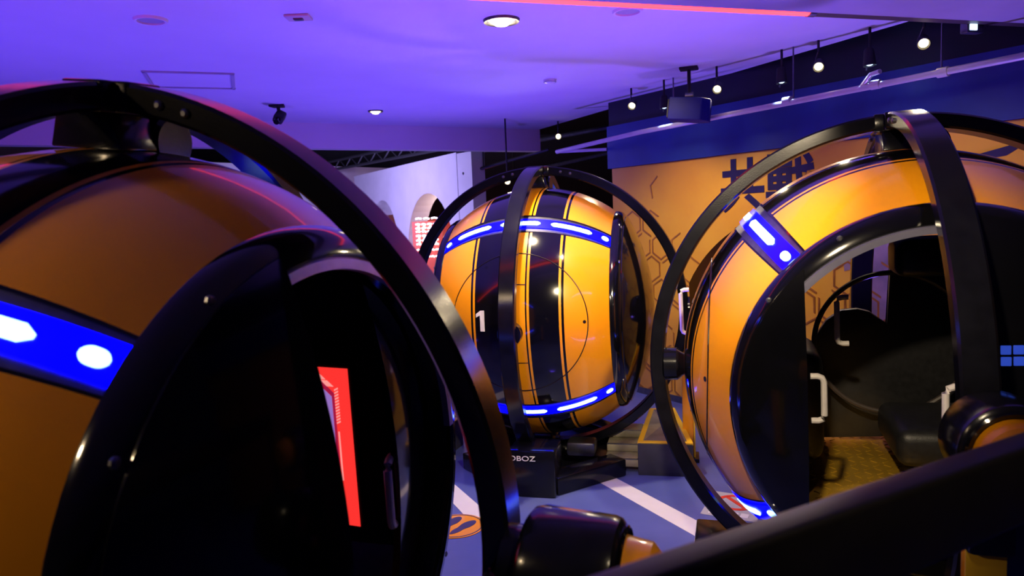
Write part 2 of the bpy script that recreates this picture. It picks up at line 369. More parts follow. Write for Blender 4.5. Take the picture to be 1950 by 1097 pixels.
PANELS = [panel_mesh(LEDP[2] + LH, LEDP[0] - LH, 34), panel_mesh(LEDP[0] + LH, LEDP[1] - LH, 32),
          panel_mesh(LEDP[1] + LH, 2 * pi + LEDP[3] - LH, 34), panel_mesh(LEDP[3] + LH, LEDP[2] - LH, 36)]
hwm = 0.070
LED = []
for p in LEDP:
    fr = strip_mesh('led_frame', -A1, A1, p, hwm, RS - 0.03, RS - 0.004, 'metal')
    df = strip_mesh('led_diffuser', -A1, A1, p, 0.040, RS - 0.01, RS + 0.002, 'led')
    sg = [strip_mesh('led_segment', a, b, p, 0.017, RS - 0.004, RS + 0.0045, 'ledhot', 14, True) for a, b in ((-.553, -.512), (-.452, -.2), (-.133, .133), (.2, .452), (.512, .553))]
    sc = []
    LED.append((fr, df, sg))
rim_prof = [(0.556, 0.690), (0.568, 0.701), (0.590, 0.700), (0.615, 0.688), (0.634, 0.664), (0.642, 0.632), (0.636, 0.622), (0.60, 0.612), (0.52, 0.612), (0.52, 0.66)]
RIM = lathe('end_rim', rim_prof, 'gloss', n=96, closed=True)
TRIM = lathe('door_trim', [(0.640, 0.628), (0.647, 0.624), (0.647, 0.600), (0.628, 0.598), (0.625, 0.612)], 'trim', n=72, closed=True, p0=R_(2), p1=R_(178))
def dome(r, b=0.11): return 0.642 + b * (1 - (r / 0.66) ** 2)
def door_mesh(n0, n1, rad=0.662, off=0.0, nn=18, nu=28, b=0.11):
    """glossy domed door leaf covering n0..n1 (y) inside a circle"""
    v = []; f = []
    for layer in (0.0, -0.022):
        for i in range(nn + 1):
            y = n0 + (n1 - n0) * i / nn; yy = max(-rad * .9999, min(rad * .9999, y)); H = math.sqrt(rad * rad - yy * yy)
            for j in range(nu + 1):
                z = -H + 2 * H * j / nu; v.append((dome(min(rad, math.hypot(yy, z)), b) + layer + off, y, z))
    K = nu + 1; o2 = K * (nn + 1)
    for i in range(nn):
        for j in range(nu):
            a = i * K + j; f.append((a, a + K, a + K + 1, a + 1)); f.append((o2 + a, o2 + a + 1, o2 + a + K + 1, o2 + a + K))
    for j in range(nu):
        for i in (0, nn): a = i * K + j; f.append((a, a + 1, o2 + a + 1, o2 + a))
    for i in range(nn):
        for j in (0, nu): a = i * K + j; f.append((a, o2 + a, o2 + a + K, a + K))
    bm = bmesh.new(); vs = [bm.verts.new(p) for p in v]
    for q in f:
        try: bm.faces.new([vs[k] for k in q])
        except ValueError: pass
    bmesh.ops.remove_doubles(bm, verts=bm.verts, dist=1e-5)
    return from_bm('sliding_door', bm, 'gloss')
def handle_mesh(L, depth=0.04, r=0.011, ax=Vector((0, 1, 0))):
    """grab handle: vertical bar of length L standing off along ax"""
    pts = [Vector((0, 0, L / 2)) , Vector((0, 0, L / 2)) + ax * depth * .7]
    b = 0.02; e = ax * depth
    pts = [Vector((0, 0, L / 2)), ax * (depth - b) + Vector((0, 0, L / 2)), ax * (depth - b * .3) + Vector((0, 0, L / 2 - b * .3)), e + Vector((0, 0, L / 2 - b)),
           e + Vector((0, 0, -L / 2 + b)), ax * (depth - b * .3) + Vector((0, 0, -L / 2 + b * .3)), ax * (depth - b) + Vector((0, 0, -L / 2)), Vector((0, 0, -L / 2))]
    return tube('grab_handle', pts, r, 'handle', 10)
def circle_seam(sgn):
    al = math.asin(0.44 / RS); pts = []
    for i in range(96):
        t = 2 * pi * i / 96; c = Vector((0.44 * math.cos(t), -sgn * RS * math.cos(al), 0.44 * math.sin(t))); pts.append(Matrix.Rotation(R_(-3 * sgn), 3, 'X') @ c)
    return tube('hatch_seam', [p * 1.0005 for p in pts], 0.0035, 'pin', 6, True)
SEAM = [circle_seam(1), circle_seam(-1)]
CROSS = [tube('panel_seam', [Vector(sp(-0.07 + 0.14 * i / 6, R_(p))) * 1.0003 for i in range(7)], 0.003, 'pin', 6) for p in (19, -13)]
PORT = [lathe('port_hole', [(0.0, 0.0), (0.0, 0.011), (-0.006, 0.011)], 'pin', 16)]
RING_A = ringbar('cage_ring', RO, RI, RW, 'cage', 'y')
RING_B = ringbar('cage_ring', RO - 0.001, RI + 0.001, RW, 'cage', 'x')
JUNC = rbox('junction_block', (0.25, 0.25, 0.098), (0, 0, 1.012), 'cage', 0.012)
JPL = rbox('junction_plate', (0.111, 0.18, 0.072), (0, 0, 1.0145), 'cage', 0.006)
BRK = prism('gimbal_bracket', [(-0.10, 0), (0.10, 0), (0.075, 0.085), (-0.02, 0.085), (-0.045, 0.10), (-0.075, 0.10)], -0.06, 0.06, 'cage', 0.005)
BRK.transform(Matrix.Rotation(pi / 2, 4, 'X'))
HUMP = lathe('gimbal_motor', [(-0.07, 0), (-0.07, 0.06), (-0.06, 0.07), (0.06, 0.07), (0.07, 0.06), (0.07, 0)], 'cage', 28)
PIV = lathe('pivot_boss', [(0.86, 0), (0.86, 0.045), (0.90, 0.05), (0.93, 0.075), (0.985, 0.075), (0.985, 0.0)], 'cage', 28)
BOLT = lathe('bolt', [(0, 0), (0, 0.011), (0.006, 0.011), (0.010, 0.006), (0.010, 0)], 'metal', 8)
HUB = lathe('hub_housing', [(1.045, 0), (1.045, 0.085), (1.08, 0.085), (1.09, 0.115), (1.10, 0.128), (1.12, 0.134), (1.27, 0.134), (1.285, 0.130), (1.295, 0.118), (1.298, 0.104), (1.285, 0.100), (1.285, 0)], 'cage', 56)
HCAP = lathe('hub_cap', [(1.28, 0), (1.28, 0.100), (1.30, 0.098), (1.355, 0.092), (1.385, 0.062), (1.388, 0.0)], 'orange', 40)
HRING = lathe('hub_ring', [(1.292, 0.104), (1.300, 0.118), (1.304, 0.112), (1.300, 0.102)], 'gloss', 40, closed=True)
COL = rbox('hub_column', (0.075, 0.085, 0.80), (1.03, 0, 0.40), 'orange', 0.008)
COLF = rbox('column_flange', (0.012, 0.105, 0.78), (1.074, 0, 0.40), 'yellow', 0.003)
HBR = rbox('hub_bracket', (0.12, 0.12, 0.26), (1.07, 0, 0.91), 'cage', 0.015)
FOOT = rbox('column_foot', (0.15, 0.17, 0.03), (1.03, 0, 0.016), 'cage', 0.005)
CABFLOOR = prism('cabin_floor', [(-0.55, -0.48), (0.56, -0.40), (0.56, 0.40), (-0.55, 0.48)], -0.53, -0.505, 'tread', 0.003)
KICK = prism('kick_plate', [(0.52, -0.42), (0.575, -0.42), (0.575, 0.42), (0.52, 0.42)], -0.505, -0.40, 'tread', 0.003)
def tread_bars():
    v = []; f = []
    for i in range(22):
        for j in range(16):
            x = -0.5 + i * 0.047; y = -0.36 + j * 0.047; a = R_(45 if (i + j) % 2 else -45); L, wd, h = 0.017, 0.0045, 0.003
            b = len(v)
            for s, t in ((-1, -1), (1, -1), (1, 1), (-1, 1)):
                v.append((x + s * L * math.cos(a) - t * wd * math.sin(a), y + s * L * math.sin(a) + t * wd * math.cos(a), -0.505))
            for s, t in ((-.8, -.4), (.8, -.4), (.8, .4), (-.8, .4)):
                v.append((x + s * L * math.cos(a) - t * wd * math.sin(a), y + s * L * math.sin(a) + t * wd * math.cos(a), -0.505 + h))
            f += [(b + 4, b + 5, b + 6, b + 7)] + [(b + k, b + (k + 1) % 4, b + 4 + (k + 1) % 4, b + 4 + k) for k in range(4)]
    return mk('tread_relief', v, f, 'tread')
TREAD = tread_bars()
SEATC = rbox('seat_cushion', (0.46, 0.46, 0.16), (-0.05, 0.18, -0.32), 'seat', 0.05, seg=4)
SEATB = rbox('seat_back', (0.46, 0.14, 0.62), (-0.05, 0.42, 0.02), 'seat', 0.06, Matrix.Rotation(R_(-10), 3, 'X'), 4)
HEADR = rbox('headrest', (0.26, 0.10, 0.17), (-0.05, 0.50, 0.42), 'seat', 0.045, seg=4)
CONS = rbox('control_console', (0.42, 0.18, 0.50), (-0.12, -0.40, -0.18), 'seat', 0.07, seg=4)
MON = rbox('monitor_pod', (0.20, 0.26, 0.15), (0.12, 0.07, 0.47), 'seat', 0.04, seg=3)
MARM = tube('monitor_arm', [(0.12, 0.10, 0.50), (0.10, 0.14, 0.62), (0.05, 0.15, 0.80)], 0.025, 'liner', 8)
HOOP = lathe('safety_hoop', [(-0.012 + 0.012 * math.cos(k), 0.33 + 0.012 * math.sin(k)) for k in [2 * pi * i / 8 for i in range(8)]], 'brown', 64, closed=True)
HOOP.transform(Matrix.Translation((-0.30, 0.02, 0.02)))
PART = prism('cabin_partition', [(-.56, -.50), (-.42, -.15), (-.308, 0.0), (-.24, .11), (-.174, .158), (-.10, .165), (-.046, .149), (.033, .076), (.045, .38), (.058, .455), (.10, .50), (.30, .50), (.50, .25), (.52, -.45)], -0.02, 0.02, 'seat', 0.006)
PART.transform(Matrix.Translation((-0.45, 0, 0)) @ Matrix(((0, 0, 1, 0), (1, 0, 0, 0), (0, 1, 0, 0), (0, 0, 0, 1))))
POSTM = rbox('pillar_post', (0.05, 0.05, 1.12), (-0.40, 0.10, 0.0), 'liner', 0.01)
PED = rbox('base_pedestal', (0.30, 0.26, 0.31), (0.06, -0.73, 0.157), 'cage', 0.012)
PLATE = prism('base_plate', [(-.5, -.35), (.5, -.35), (.6, 0), (.5, .35), (-.5, .35), (-.6, 0)], 0.0, 0.035, 'cage', 0.005)
def arm_mesh(x0, y0, x1, y1, wd, h):
    L = math.hypot(x1 - x0, y1 - y0); a = math.atan2(y1 - y0, x1 - x0)
    me = prism('base_arm', [(0, -wd / 2), (L, -wd / 2), (L, wd / 2), (0, wd / 2)], 0.0, h, 'cage', 0.012)
    me.transform(Matrix.Translation((x0, y0, 0)) @ Matrix.Rotation(a, 4, 'Z')); return me
ARMS = [arm_mesh(0.16, -0.76, 0.56, -0.34, 0.16, 0.12), arm_mesh(-0.04, -0.76, -0.5, -0.34, 0.16, 0.12), arm_mesh(-0.5, 0.3, 0, 0.8, 0.16, 0.12), arm_mesh(0.5, 0.3, 0, 0.8, 0.16, 0.12)]
CLAMP = rbox('base_clamp', (0.20, 0.16, 0.10), (0.30, -0.28, 0.16), 'metal', 0.02)
COLLAR = lathe('base_collar', [(0, 0), (0, 0.17), (0.03, 0.17), (0.045, 0.15), (0.055, 0.0)], 'cage', 32); COLLAR.transform(Matrix.Rotation(-pi / 2, 4, 'Y'))

def basis(ang, tx, ty):
    d = Vector((math.cos(ang), math.sin(ang), 0)); n = Vector((-math.sin(ang), math.cos(ang), 0)); u = Vector((0, 0, 1)) + n * tx + d * ty
    u.normalize(); d = (d - u * d.dot(u)).normalized(); n = u.cross(d)
    return Matrix(((d.x, n.x, u.x, 0), (d.y, n.y, u.y, 0), (d.z, n.z, u.z, 0), (0, 0, 0, 1)))
def make_pod(cx, cy, yaw, cage, barrel, hub, door_edge, label, group, far_door=True, number=False, screen=False, brand=True, treads=False, bulge=0.11, right_leaf=None, inner_handles=()):
    root = empty('gyro_pod', (cx, cy, 0), yaw); tag(root, label, 'ride pod', group)
    inv = Matrix.Rotation(-yaw, 4, 'Z'); UP = Matrix.Translation((0, 0, ZC))
    MC = UP @ inv @ basis(*cage); MB = UP @ inv @ basis(*barrel); MH = UP @ inv @ basis(*hub); I = Matrix.Identity(4)
    P = lambda n, me, mw, par=root: link(n, me, par, mw)
    rX = lambda a: Matrix.Rotation(a, 4, 'X'); rY = lambda a: Matrix.Rotation(a, 4, 'Y'); rZ = lambda a: Matrix.Rotation(a, 4, 'Z')
    # cage
    P('cage_ring', RING_A, MC); P('cage_ring', RING_B, MC)
    for r in (I, rX(pi)):
        P('junction_block', JPL, MC @ r); P('junction_block', JPL, MC @ r @ rZ(pi / 2))
        P('gimbal_bracket', BRK, MC @ r @ Matrix.Translation((-0.03, 0, 0.895)))
        P('gimbal_motor', HUMP, MC @ r @ Matrix.Translation((0, 0.12, 0.915)))
    for r in (-pi / 2, pi / 2):
        P('pivot_boss', PIV, MC @ rZ(r))
        for k in range(4):
            P('bolt', BOLT, MC @ rZ(r) @ Matrix.Translation((0.93, 0.05 * math.cos(k * pi / 2 + .8), 0.05 * math.sin(k * pi / 2 + .8))) @ rZ(pi))
    for s in (-1, 1):
        for k in range(2):
            P('bolt', BOLT, MC @ rY(R_(-90 + s * (10 + 4 * k))) @ Matrix.Translation((0, -RW / 2, 0)) @ Matrix.Translation((1.017, 0, 0)) @ rZ(-pi / 2))
    h = P('hub_housing', HUB, MH); P('hub_cap', HCAP, I, h); P('hub_ring', HRING, I, h)
    # barrel
    for me in PANELS: P('shell_panel', me, MB)
    for fr, df, sg in LED:
        b = P('led_bar', fr, MB); P('led_diffuser', df, I, b)
        for s in sg: P('led_segment', s, I, b)
    for i, s in enumerate(SEAM): P('hatch_seam', s, MB)
    for s in CROSS: P('panel_seam', s, MB)
    for sx in (-1, 1):
        x, y, z = sp(sx * 0.42, R_(3), RS + 0.001); P('port_hole', PORT[0], MB @ Matrix.Translation((x, y, z)) @ rZ(math.atan2(y, x)))
    for r in (I, rZ(pi)):
        rm = P('end_rim', RIM, MB @ r); P('door_trim', TRIM, I, rm)
        for a in (35, 62, 145, 215, 325): P('bolt', BOLT, Matrix.Translation((0.622, -0.676 * math.cos(R_(a)), 0.676 * math.sin(R_(a)))), rm)
    dr = P('sliding_door', door_mesh(-0.660, door_edge, b=bulge), MB)
    if right_leaf is not None:
        n0, off = right_leaf
        rl = P('sliding_door', door_mesh(n0, 0.66 if off == 0 else 0.59, rad=0.662 if off == 0 else 0.60, off=off), MB)
        if off == 0:
            for k in range(4):  # four small glowing blue squares on the right leaf
                yy, zz = 0.148 + 0.036 * (k % 2), 0.19 + 0.036 * (k // 2)
                tl = rbox('blue_tile', (0.006, 0.029, 0.029), (dome(math.hypot(yy, zz)) + 0.002, yy, zz), 'tileblue', 0.002); P('blue_tile', tl, I, rl)
    if far_door:
        fd = P('sliding_door', door_mesh(-0.60, -0.16, off=0.07), MB @ rZ(pi) @ Matrix.Translation((0, 0.30, 0)) @ rX(pi))
    for (x, y, z, L, ax, kind) in inner_handles:
        P('grab_handle', handle_mesh(L, 0.045, 0.0115, Vector(ax)), MB @ Matrix.Translation((x, y, z)), root)
    # cabin
    cf = P('cabin_floor', CABFLOOR, MB); P('tread_relief', TREAD, I, cf)['kind'] = 'stuff'
    P('seat_cushion', SEATC, MB); sb = P('seat_back', SEATB, MB); P('headrest', HEADR, I, sb)
    P('control_console', CONS, MB); mo = P('monitor_pod', MON, MB); P('monitor_arm', MARM, I, mo)
    P('safety_hoop', HOOP, MB); P('cabin_partition', PART, MB)
    # support and base
    P('hub_column', COL, I); P('hub_bracket', HBR, I); P('column_flange', COLF, I); P('column_foot', FOOT, I)
    P('base_plate', PLATE, I); ped = P('base_pedestal', PED, I)
    for a in ARMS: P('base_arm', a, I)
    P('base_clamp', CLAMP, I); P('base_clamp', CLAMP, Matrix.Rotation(pi, 4, 'Z')); P('base_collar', COLLAR, Matrix.Translation((0, 0, 0.03)))
    if treads:
        for k in range(3):
            tb = P('tread_board', rbox('tread_board', (0.24, 0.20, 0.05), (0, 0, 0.025), 'stept', 0.006), Matrix.Translation((0.58, -0.22 + k * 0.17, 0.037 + k * 0.052)))
            P('nosing', rbox('nosing', (0.24, 0.015, 0.008), (0, -0.09, 0.052), 'metal', 0.002), I, tb)
    if brand:
        t = text_mesh('brand_lettering', 'ROBOZ', 0.046, 'white', 0.002); t.transform(Matrix.Scale(1.35, 4, (1, 0, 0)))
        P('brand_lettering', t, Matrix.Translation((-0.02, -0.862, 0.255)) @ rX(pi / 2), ped)
    if number:
        t = prism('number_one', [(-.008, -.066), (.022, -.066), (.022, .066), (-.004, .066), (-.036, .044), (-.036, .022), (-.008, .036)], -0.0008, 0.0008, 'white'); a0, p0 = number
        for v in t.vertices:
            a = a0 + v.co.x * 1.0; p = p0 + v.co.y / 0.87
            q = Vector(sp(a, p)) * (1.0025 + (0.002 if v.co.z > 0 else 0)); v.co = q
        P('number_one', t, MB)
    if screen:
        sx, sy, sz, ang, W, H = screen
        sm = MB @ Matrix.Translation((sx, sy, sz)) @ rZ(ang)      # local x right, -y towards viewer, z up
        body = P('wall_screen', rbox('wall_screen', (W + .02, 0.03, H + .02), (-W / 2, 0.018, -H / 2), 'liner', 0.006), sm); body['label'] = 'lit red and lilac display panel'
        def sq(n, poly, m, lift): 
            me = prism(n, poly, 0, lift, m); me.transform(Matrix.Rotation(pi / 2, 4, 'X')); P(n, me, Matrix.Translation((0, 0.0015, 0)), body)
        sq('screen_image', [(-W, -H), (0, -H), (0, 0), (-W, 0)], 'scred', 0.002)
        sq('screen_image', [(-W, -H * .92), (-.05, -H * .88), (-.05, -.075), (-.10, -.03), (-W, -.03)], 'scdark', 0.003)
        sq('screen_image', [(-W, -H * .90), (-.058, -H * .86), (-.058, -.085), (-.105, -.045), (-W, -.045)], 'sclil', 0.004)
        sq('screen_image', [(-.125, -.018), (-.095, -.018), (-.075, -.035), (-.105, -.035)], 'scpink', 0.004)
        sq('screen_image', [(-.090, -.038), (-.070, -.038), (-.050, -.055), (-.072, -.055)], 'scpink', 0.004)
        for i in range(12): sq('screen_image', [(-.048, -.068 - i * .009), (-.036, -.062 - i * .009), (-.036, -.057 - i * .009), (-.048, -.063 - i * .009)], 'scpink', 0.004)
        sq('screen_image', [(-.046, -.19), (-.042, -.19), (-.042, -.34), (-.046, -.34)], 'scpink', 0.004)
    return root
GP = 'gyro pods'
make_pod(-1.0232, 1.8462, -0.3484, (-0.2851, -0.0729, 0.1258), (-0.3484, -0.0729, 0.0257), (-0.33, -0.0729, 0.065), -0.125,
         'large near gyro pod at left with a lit red screen in its doorway', GP, far_door=False, right_leaf=(0.30, -0.10),
         screen=(0.455, 0.355, 0.265, R_(-0.0), 0.36, 0.48), inner_handles=((0.60, 0.315, -0.06, 0.19, (0.25, -1, 0), 0),))
make_pod(0.2244, 5.3067, -0.2422, (-0.2626, -0.0245, 0.0045), (-0.2422, -0.0245, -0.0069), (-0.25, -0.02, 0.0), 0.655,
         'gyro pod numbered 1 farthest back in the middle', GP, far_door=False, treads=True, bulge=0.17, number=(-0.225, R_(4.5)))
make_pod(1.6383, 3.0078, -1.865, (-1.871, -0.0195, -0.0556), (-1.865, -0.0195, 0.0397), (-1.868, -0.02, -0.02), -0.437,
         'gyro pod at right with its end door slid open showing the cabin', GP, far_door=True, right_leaf=(0.032, 0),
         inner_handles=((0.60, -0.418, 0.02, 0.165, (0, 1, 0), 0), (0.05, -0.21, 0.20, 0.20, (0, -1, 0), 0), (0.735, 0.034, 0.0, 0.21, (0.15, -1.25, 0), 0), (-0.655, -0.90, 0.13, 0.24, (0, -1, 0.0), 0)))

# ================================================================== THINGS AROUND
def step(name, poly, h, label):
    o = link(name, prism(name, poly, 0, h, 'stepw', 0.004)); tag(o, label, 'step', 'entry steps behind the middle pod')
    cx = sum(p[0] for p in poly) / len(poly); cy = sum(p[1] for p in poly) / len(poly); n = len(poly)
    q = [Vector((p[0], p[1], 0)) for p in poly]; c = Vector((cx, cy, 0))
    inn = []
    for i in range(n):
        a = (q[i - 1] - q[i]).normalized(); b = (q[(i + 1) % n] - q[i]).normalized(); sinx = abs(a.cross(b).z); inn.append(q[i] + (a + b) * (0.035 / max(0.3, sinx)))
    for i in range(n):
        j = (i + 1) % n
        link('edge_trim', prism('edge_trim', [q[i][:2], q[j][:2], inn[j][:2], inn[i][:2]], h - 0.01, h + 0.004, 'yellow'), o)
    m = (inn[0] + inn[1]) / 2
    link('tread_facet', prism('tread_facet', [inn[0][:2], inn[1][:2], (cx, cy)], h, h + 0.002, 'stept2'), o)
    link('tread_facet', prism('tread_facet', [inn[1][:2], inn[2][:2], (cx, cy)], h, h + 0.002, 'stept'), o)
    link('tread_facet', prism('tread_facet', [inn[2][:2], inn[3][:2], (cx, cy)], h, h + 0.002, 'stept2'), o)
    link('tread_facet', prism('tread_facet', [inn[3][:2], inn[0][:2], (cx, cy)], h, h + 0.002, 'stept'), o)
    return o
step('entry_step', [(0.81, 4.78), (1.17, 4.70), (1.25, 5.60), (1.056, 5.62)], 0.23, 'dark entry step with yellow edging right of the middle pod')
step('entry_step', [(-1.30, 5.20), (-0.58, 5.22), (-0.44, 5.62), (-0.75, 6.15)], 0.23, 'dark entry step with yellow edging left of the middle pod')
# footprint sticker
st = link('footprint_sticker', lathe('footprint_sticker', [(0, 0), (0, 0.19), (0.0025, 0.19), (0.003, 0)], 'orange', 48)); st.data.transform(Matrix.Rotation(-pi / 2, 4, 'Y'))
st.location = (-0.385, 4.075, 0.001); st.scale = (0.88, 0.88, 1); tag(st, 'round orange floor sticker printed with two shoe soles', 'sticker')
link('sticker_border', ringbar('sticker_border', 0.178, 0.170, 0.002, 'soleink', 'x', 0.0005, 48), st, Matrix.Translation((0, 0, 0.0035)) @ Matrix.Rotation(pi / 2, 4, 'Y'))
def sole(dx):
    pts = []
    for i in range(28):
        t = 2 * pi * i / 28; y = 0.125 * math.sin(t); wd = 0.038 * (1 + 0.25 * math.sin(t)) * (1 - 0.30 * math.exp(-((y + 0.02) / 0.035) ** 2)); pts.append((dx + wd * math.cos(t) + 0.12 * y * (1 if dx > 0 else -1) * .5, y))
    return prism('shoe_print', pts, 0.003, 0.0045, 'soleink')
for dx in (-0.055, 0.055): link('shoe_print', sole(dx), st, Matrix.Rotation(-0.6, 4, 'Z'))
# prohibition sticker
ps = link('warning_sticker', prism('warning_sticker', [(-.16, -.22), (.16, -.22), (.16, .16), (-.16, .16)], 0, 0.002, 'grey')); ps.location = (1.30, 4.22, 0.001); ps.rotation_euler = (0, 0, -0.5)
tag(ps, 'grey floor sticker with a red prohibition ring under the right pod', 'sticker')
link('prohibition_ring', ringbar('prohibition_ring', 0.12, 0.092, 0.002, 'redink', 'x', 0.0005, 40), ps, Matrix.Translation((0, 0.02, 0.0035)) @ Matrix.Rotation(pi / 2, 4, 'Y'))
link('prohibition_bar', prism('prohibition_bar', [(-.1, -.013), (.1, -.013), (.1, .013), (-.1, .013)], 0.002, 0.0045, 'redink'), ps, Matrix.Translation((0, 0.02, 0)) @ Matrix.Rotation(-0.8, 4, 'Z'))
for i in range(4): link('white_mark', prism('white_mark', [(-.12 + i * .06, -.19), (-.075 + i * .06, -.19), (-.075 + i * .06, -.13), (-.12 + i * .06, -.13)], 0.002, 0.004, 'white'), ps)
# black floor mat with yellow dashes in front of the right pod
mt = link('floor_mat', prism('floor_mat', [(1.0, 2.6), (3.2, 2.3), (3.4, 4.1), (1.55, 4.0)], 0.0, 0.004, 'black')); tag(mt, 'black floor graphic with yellow dashes beneath the right pod', 'floor graphic')
for i in range(9):
    x = 1.10 + i * 0.145; y = 3.25 + i * 0.12; decal('yellow_dash', [(x, y), (x + .085, y + .02), (x + .06, y + .10), (x - .02, y + .08)], 'yellow', mt, 0.006, 0.004)
for x, y, L, a in ((2.22, 3.30, .5, 0.1), (2.28, 3.14, .5, 0.05), (2.30, 3.50, .55, 0.35), (2.30, 3.0, .35, -0.3)):
    decal('yellow_stroke', [(x, y), (x + L * math.cos(a), y + L * math.sin(a)), (x + L * math.cos(a) - .06 * math.sin(a), y + L * math.sin(a) + .06), (x, y + .05)], 'yellow', mt, 0.006, 0.004)

# railing in the near foreground
rr_ = empty('handrail', (0.45, 0.97, 0)); tag(rr_, 'dark lacquered handrail crossing the near foreground', 'railing')
ra = math.atan2(0.419, 0.768)
link('top_rail', rbox('top_rail', (3.4, 0.052, 0.128), (0.25, -0.026, 1.323), 'rail', 0.010, seg=3), rr_, Matrix.Rotation(ra, 4, 'Z'))
for x in (-1.3, 1.8): link('rail_post', rbox('rail_post', (0.05, 0.04, 1.30), (x, -0.026, 0.651), 'rail', 0.006), rr_, Matrix.Rotation(ra, 4, 'Z'))

# red tube under the bulkhead
a_, b_ = bpt(-7, 0.045), bpt(1.86, 0.045)
rt = link('red_light_tube', tube('red_light_tube', [(*a_, 2.775), (*b_, 2.775)], 0.033, 'red', 12)); tag(rt, 'long glowing red tube along the ceiling bulkhead', 'light')
link('end_cap', tube('end_cap', [(*bpt(1.862, 0.045), 2.775), (*bpt(1.90, 0.045), 2.775)], 0.036, 'metal', 12), rt)

# recessed ceiling lights and fittings
def downlight(x, y, r, lit, label, power=0):
    o = empty('downlight', (x, y, CE)); tag(o, label, 'light', 'recessed downlights')
    rg = lathe('bezel', [(0.0, r * .78), (0.012, r * .80), (0.014, r * .95), (0.0, r * 1.0)], 'metal' if lit else 'white', 32, closed=True); rg.transform(Matrix.Rotation(pi / 2, 4, 'Y')); link('bezel', rg, o)
    b = lathe('bulb', [(-0.005, r * .77), (0.012, r * .60), (0.03, r * .35), (0.034, 0.0)] if lit else [(0.003, r * .8), (0.004, r * .3), (0.004, 0)], 'warm' if lit else 'grey', 24); b.transform(Matrix.Rotation(pi / 2, 4, 'Y')); link('bulb', b, o)
    if power:
        l = lamp('downlight_beam', 'SPOT', (0, 0, -0.06), (1.0, 0.80, 0.5), power, None, 0.05, 95, 0.6); l.parent = o
    return o
downlight(0.004, 4.19, 0.105, True, 'bright lit downlight in the middle of the violet ceiling', 220)
downlight(-1.275, 7.26, 0.075, True, 'small lit downlight near the far ceiling downstand', 14)
downlight(-1.834, 3.90, 0.085, False, 'unlit downlight at the upper left of the ceiling')
downlight(0.703, 4.109, 0.085, False, 'unlit white disc beside the red tube')
def fit(name, me, loc, label, cat, rz=0.0):
    o = link(name, me); o.location = loc; o.rotation_euler = (0, 0, rz); return tag(o, label, cat)
sd = lathe('smoke_detector', [(0, 0.0), (0, 0.055), (0.018, 0.052), (0.028, 0.03), (0.032, 0.0)], 'white', 24); sd.transform(Matrix.Rotation(pi / 2, 4, 'Y'))
o = fit('smoke_detector', sd, (0.381, 6.03, CE), 'small white smoke detector in the middle of the ceiling', 'detector')
rg = lathe('detector_ring', [(0.018, 0.053), (0.022, 0.053), (0.022, 0.045), (0.018, 0.045)], 'grey', 24, closed=True); rg.transform(Matrix.Rotation(pi / 2, 4, 'Y')); link('detector_ring', rg, o)
o = empty('ceiling_sensor', (-1.075, 3.956, CE)); tag(o, 'square beige ceiling sensor plate', 'sensor')
link('plate', rbox('plate', (0.13, 0.10, 0.012), (0, 0, -0.007), 'beige', 0.003), o); link('lens', rbox('lens', (0.05, 0.04, 0.012), (0, 0, -0.015), 'metal', 0.004), o)
o = empty('access_panel', (-2.30, 5.45, CE), R_(20)); tag(o, 'square ceiling access panel with a grey frame', 'panel')
link('panel_board', rbox('panel_board', (0.53, 0.53, 0.004), (0, 0, -0.002), 'ceil', 0), o)
for k in range(4): link('frame_bar', rbox('frame_bar', (0.60, 0.022, 0.012), (0, 0.286, -0.006), 'grey', 0.002), o, Matrix.Rotation(k * pi / 2, 4, 'Z'))
o = empty('ceiling_camera', (-2.059, 6.688, CE)); tag(o, 'small black ceiling-mounted surveillance camera', 'camera')
link('mount', prism('mount', [(-.07, -.05), (.07, -.05), (.05, .05), (-.05, .05)], -0.02, 0, 'black', 0.003), o)
link('arm', tube('arm', [(0, 0, -0.01), (0.01, 0, -0.08)], 0.016, 'black', 8), o)
link('camera_body', rbox('camera_body', (0.09, 0.15, 0.08), (0, 0, 0), 'black', 0.02, seg=3), o, Matrix.Translation((0.015, -0.02, -0.11)) @ Matrix.Rotation(0.5, 4, 'X') @ Matrix.Rotation(0.5, 4, 'Y'))
link('lens', tube('lens', [(0, 0, 0), (0, -0.05, -0.03)], 0.026, 'gloss', 12), o, Matrix.Translation((0.015, -0.08, -0.14)))

# spotlights hanging in the void above the mural
def spot(x, y, z, warm, label, aim, power, top=2.9):
    o = empty('spotlight', (x, y, z)); tag(o, label, 'spotlight', 'spotlights over the mural')
    link('stem', tube('stem', [(0, 0, 0.10), (0, 0, top - z)], 0.009, 'black', 8), o)
    d = (Vector(aim) - Vector((x, y, z))).normalized(); q = d.to_track_quat('X', 'Z').to_matrix().to_4x4()
    link('can', lathe('can', [(-0.11, 0), (-0.11, 0.025), (-0.10, 0.030), (0.0, 0.040), (0.0, 0.034), (-0.02, 0.028), (-0.02, 0)], 'black', 24), o, q)
    link('bulb', lathe('bulb', [(-0.018, 0.027), (-0.007, 0.020), (-0.001, 0.010), (0.0, 0)], 'warm' if warm else 'cool', 20), o, q)
    link('yoke', tube('yoke', [(0, 0, 0.11), (0.0, 0.042, 0.06), (0, 0.042, 0.0), (0, 0.044, -0.02)], 0.006, 'metal', 6), o)
    if power:
        l = lamp('spotlight_beam', 'SPOT', d * 0.02, (1.0, 0.80, 0.50) if warm else (0.35, 0.55, 1.0), power, None, 0.03, 62, 0.7)
        l.parent = o; l.rotation_euler = d.to_track_quat('-Z', 'Y').to_euler()
camp = (0, 0.5, 1.2)
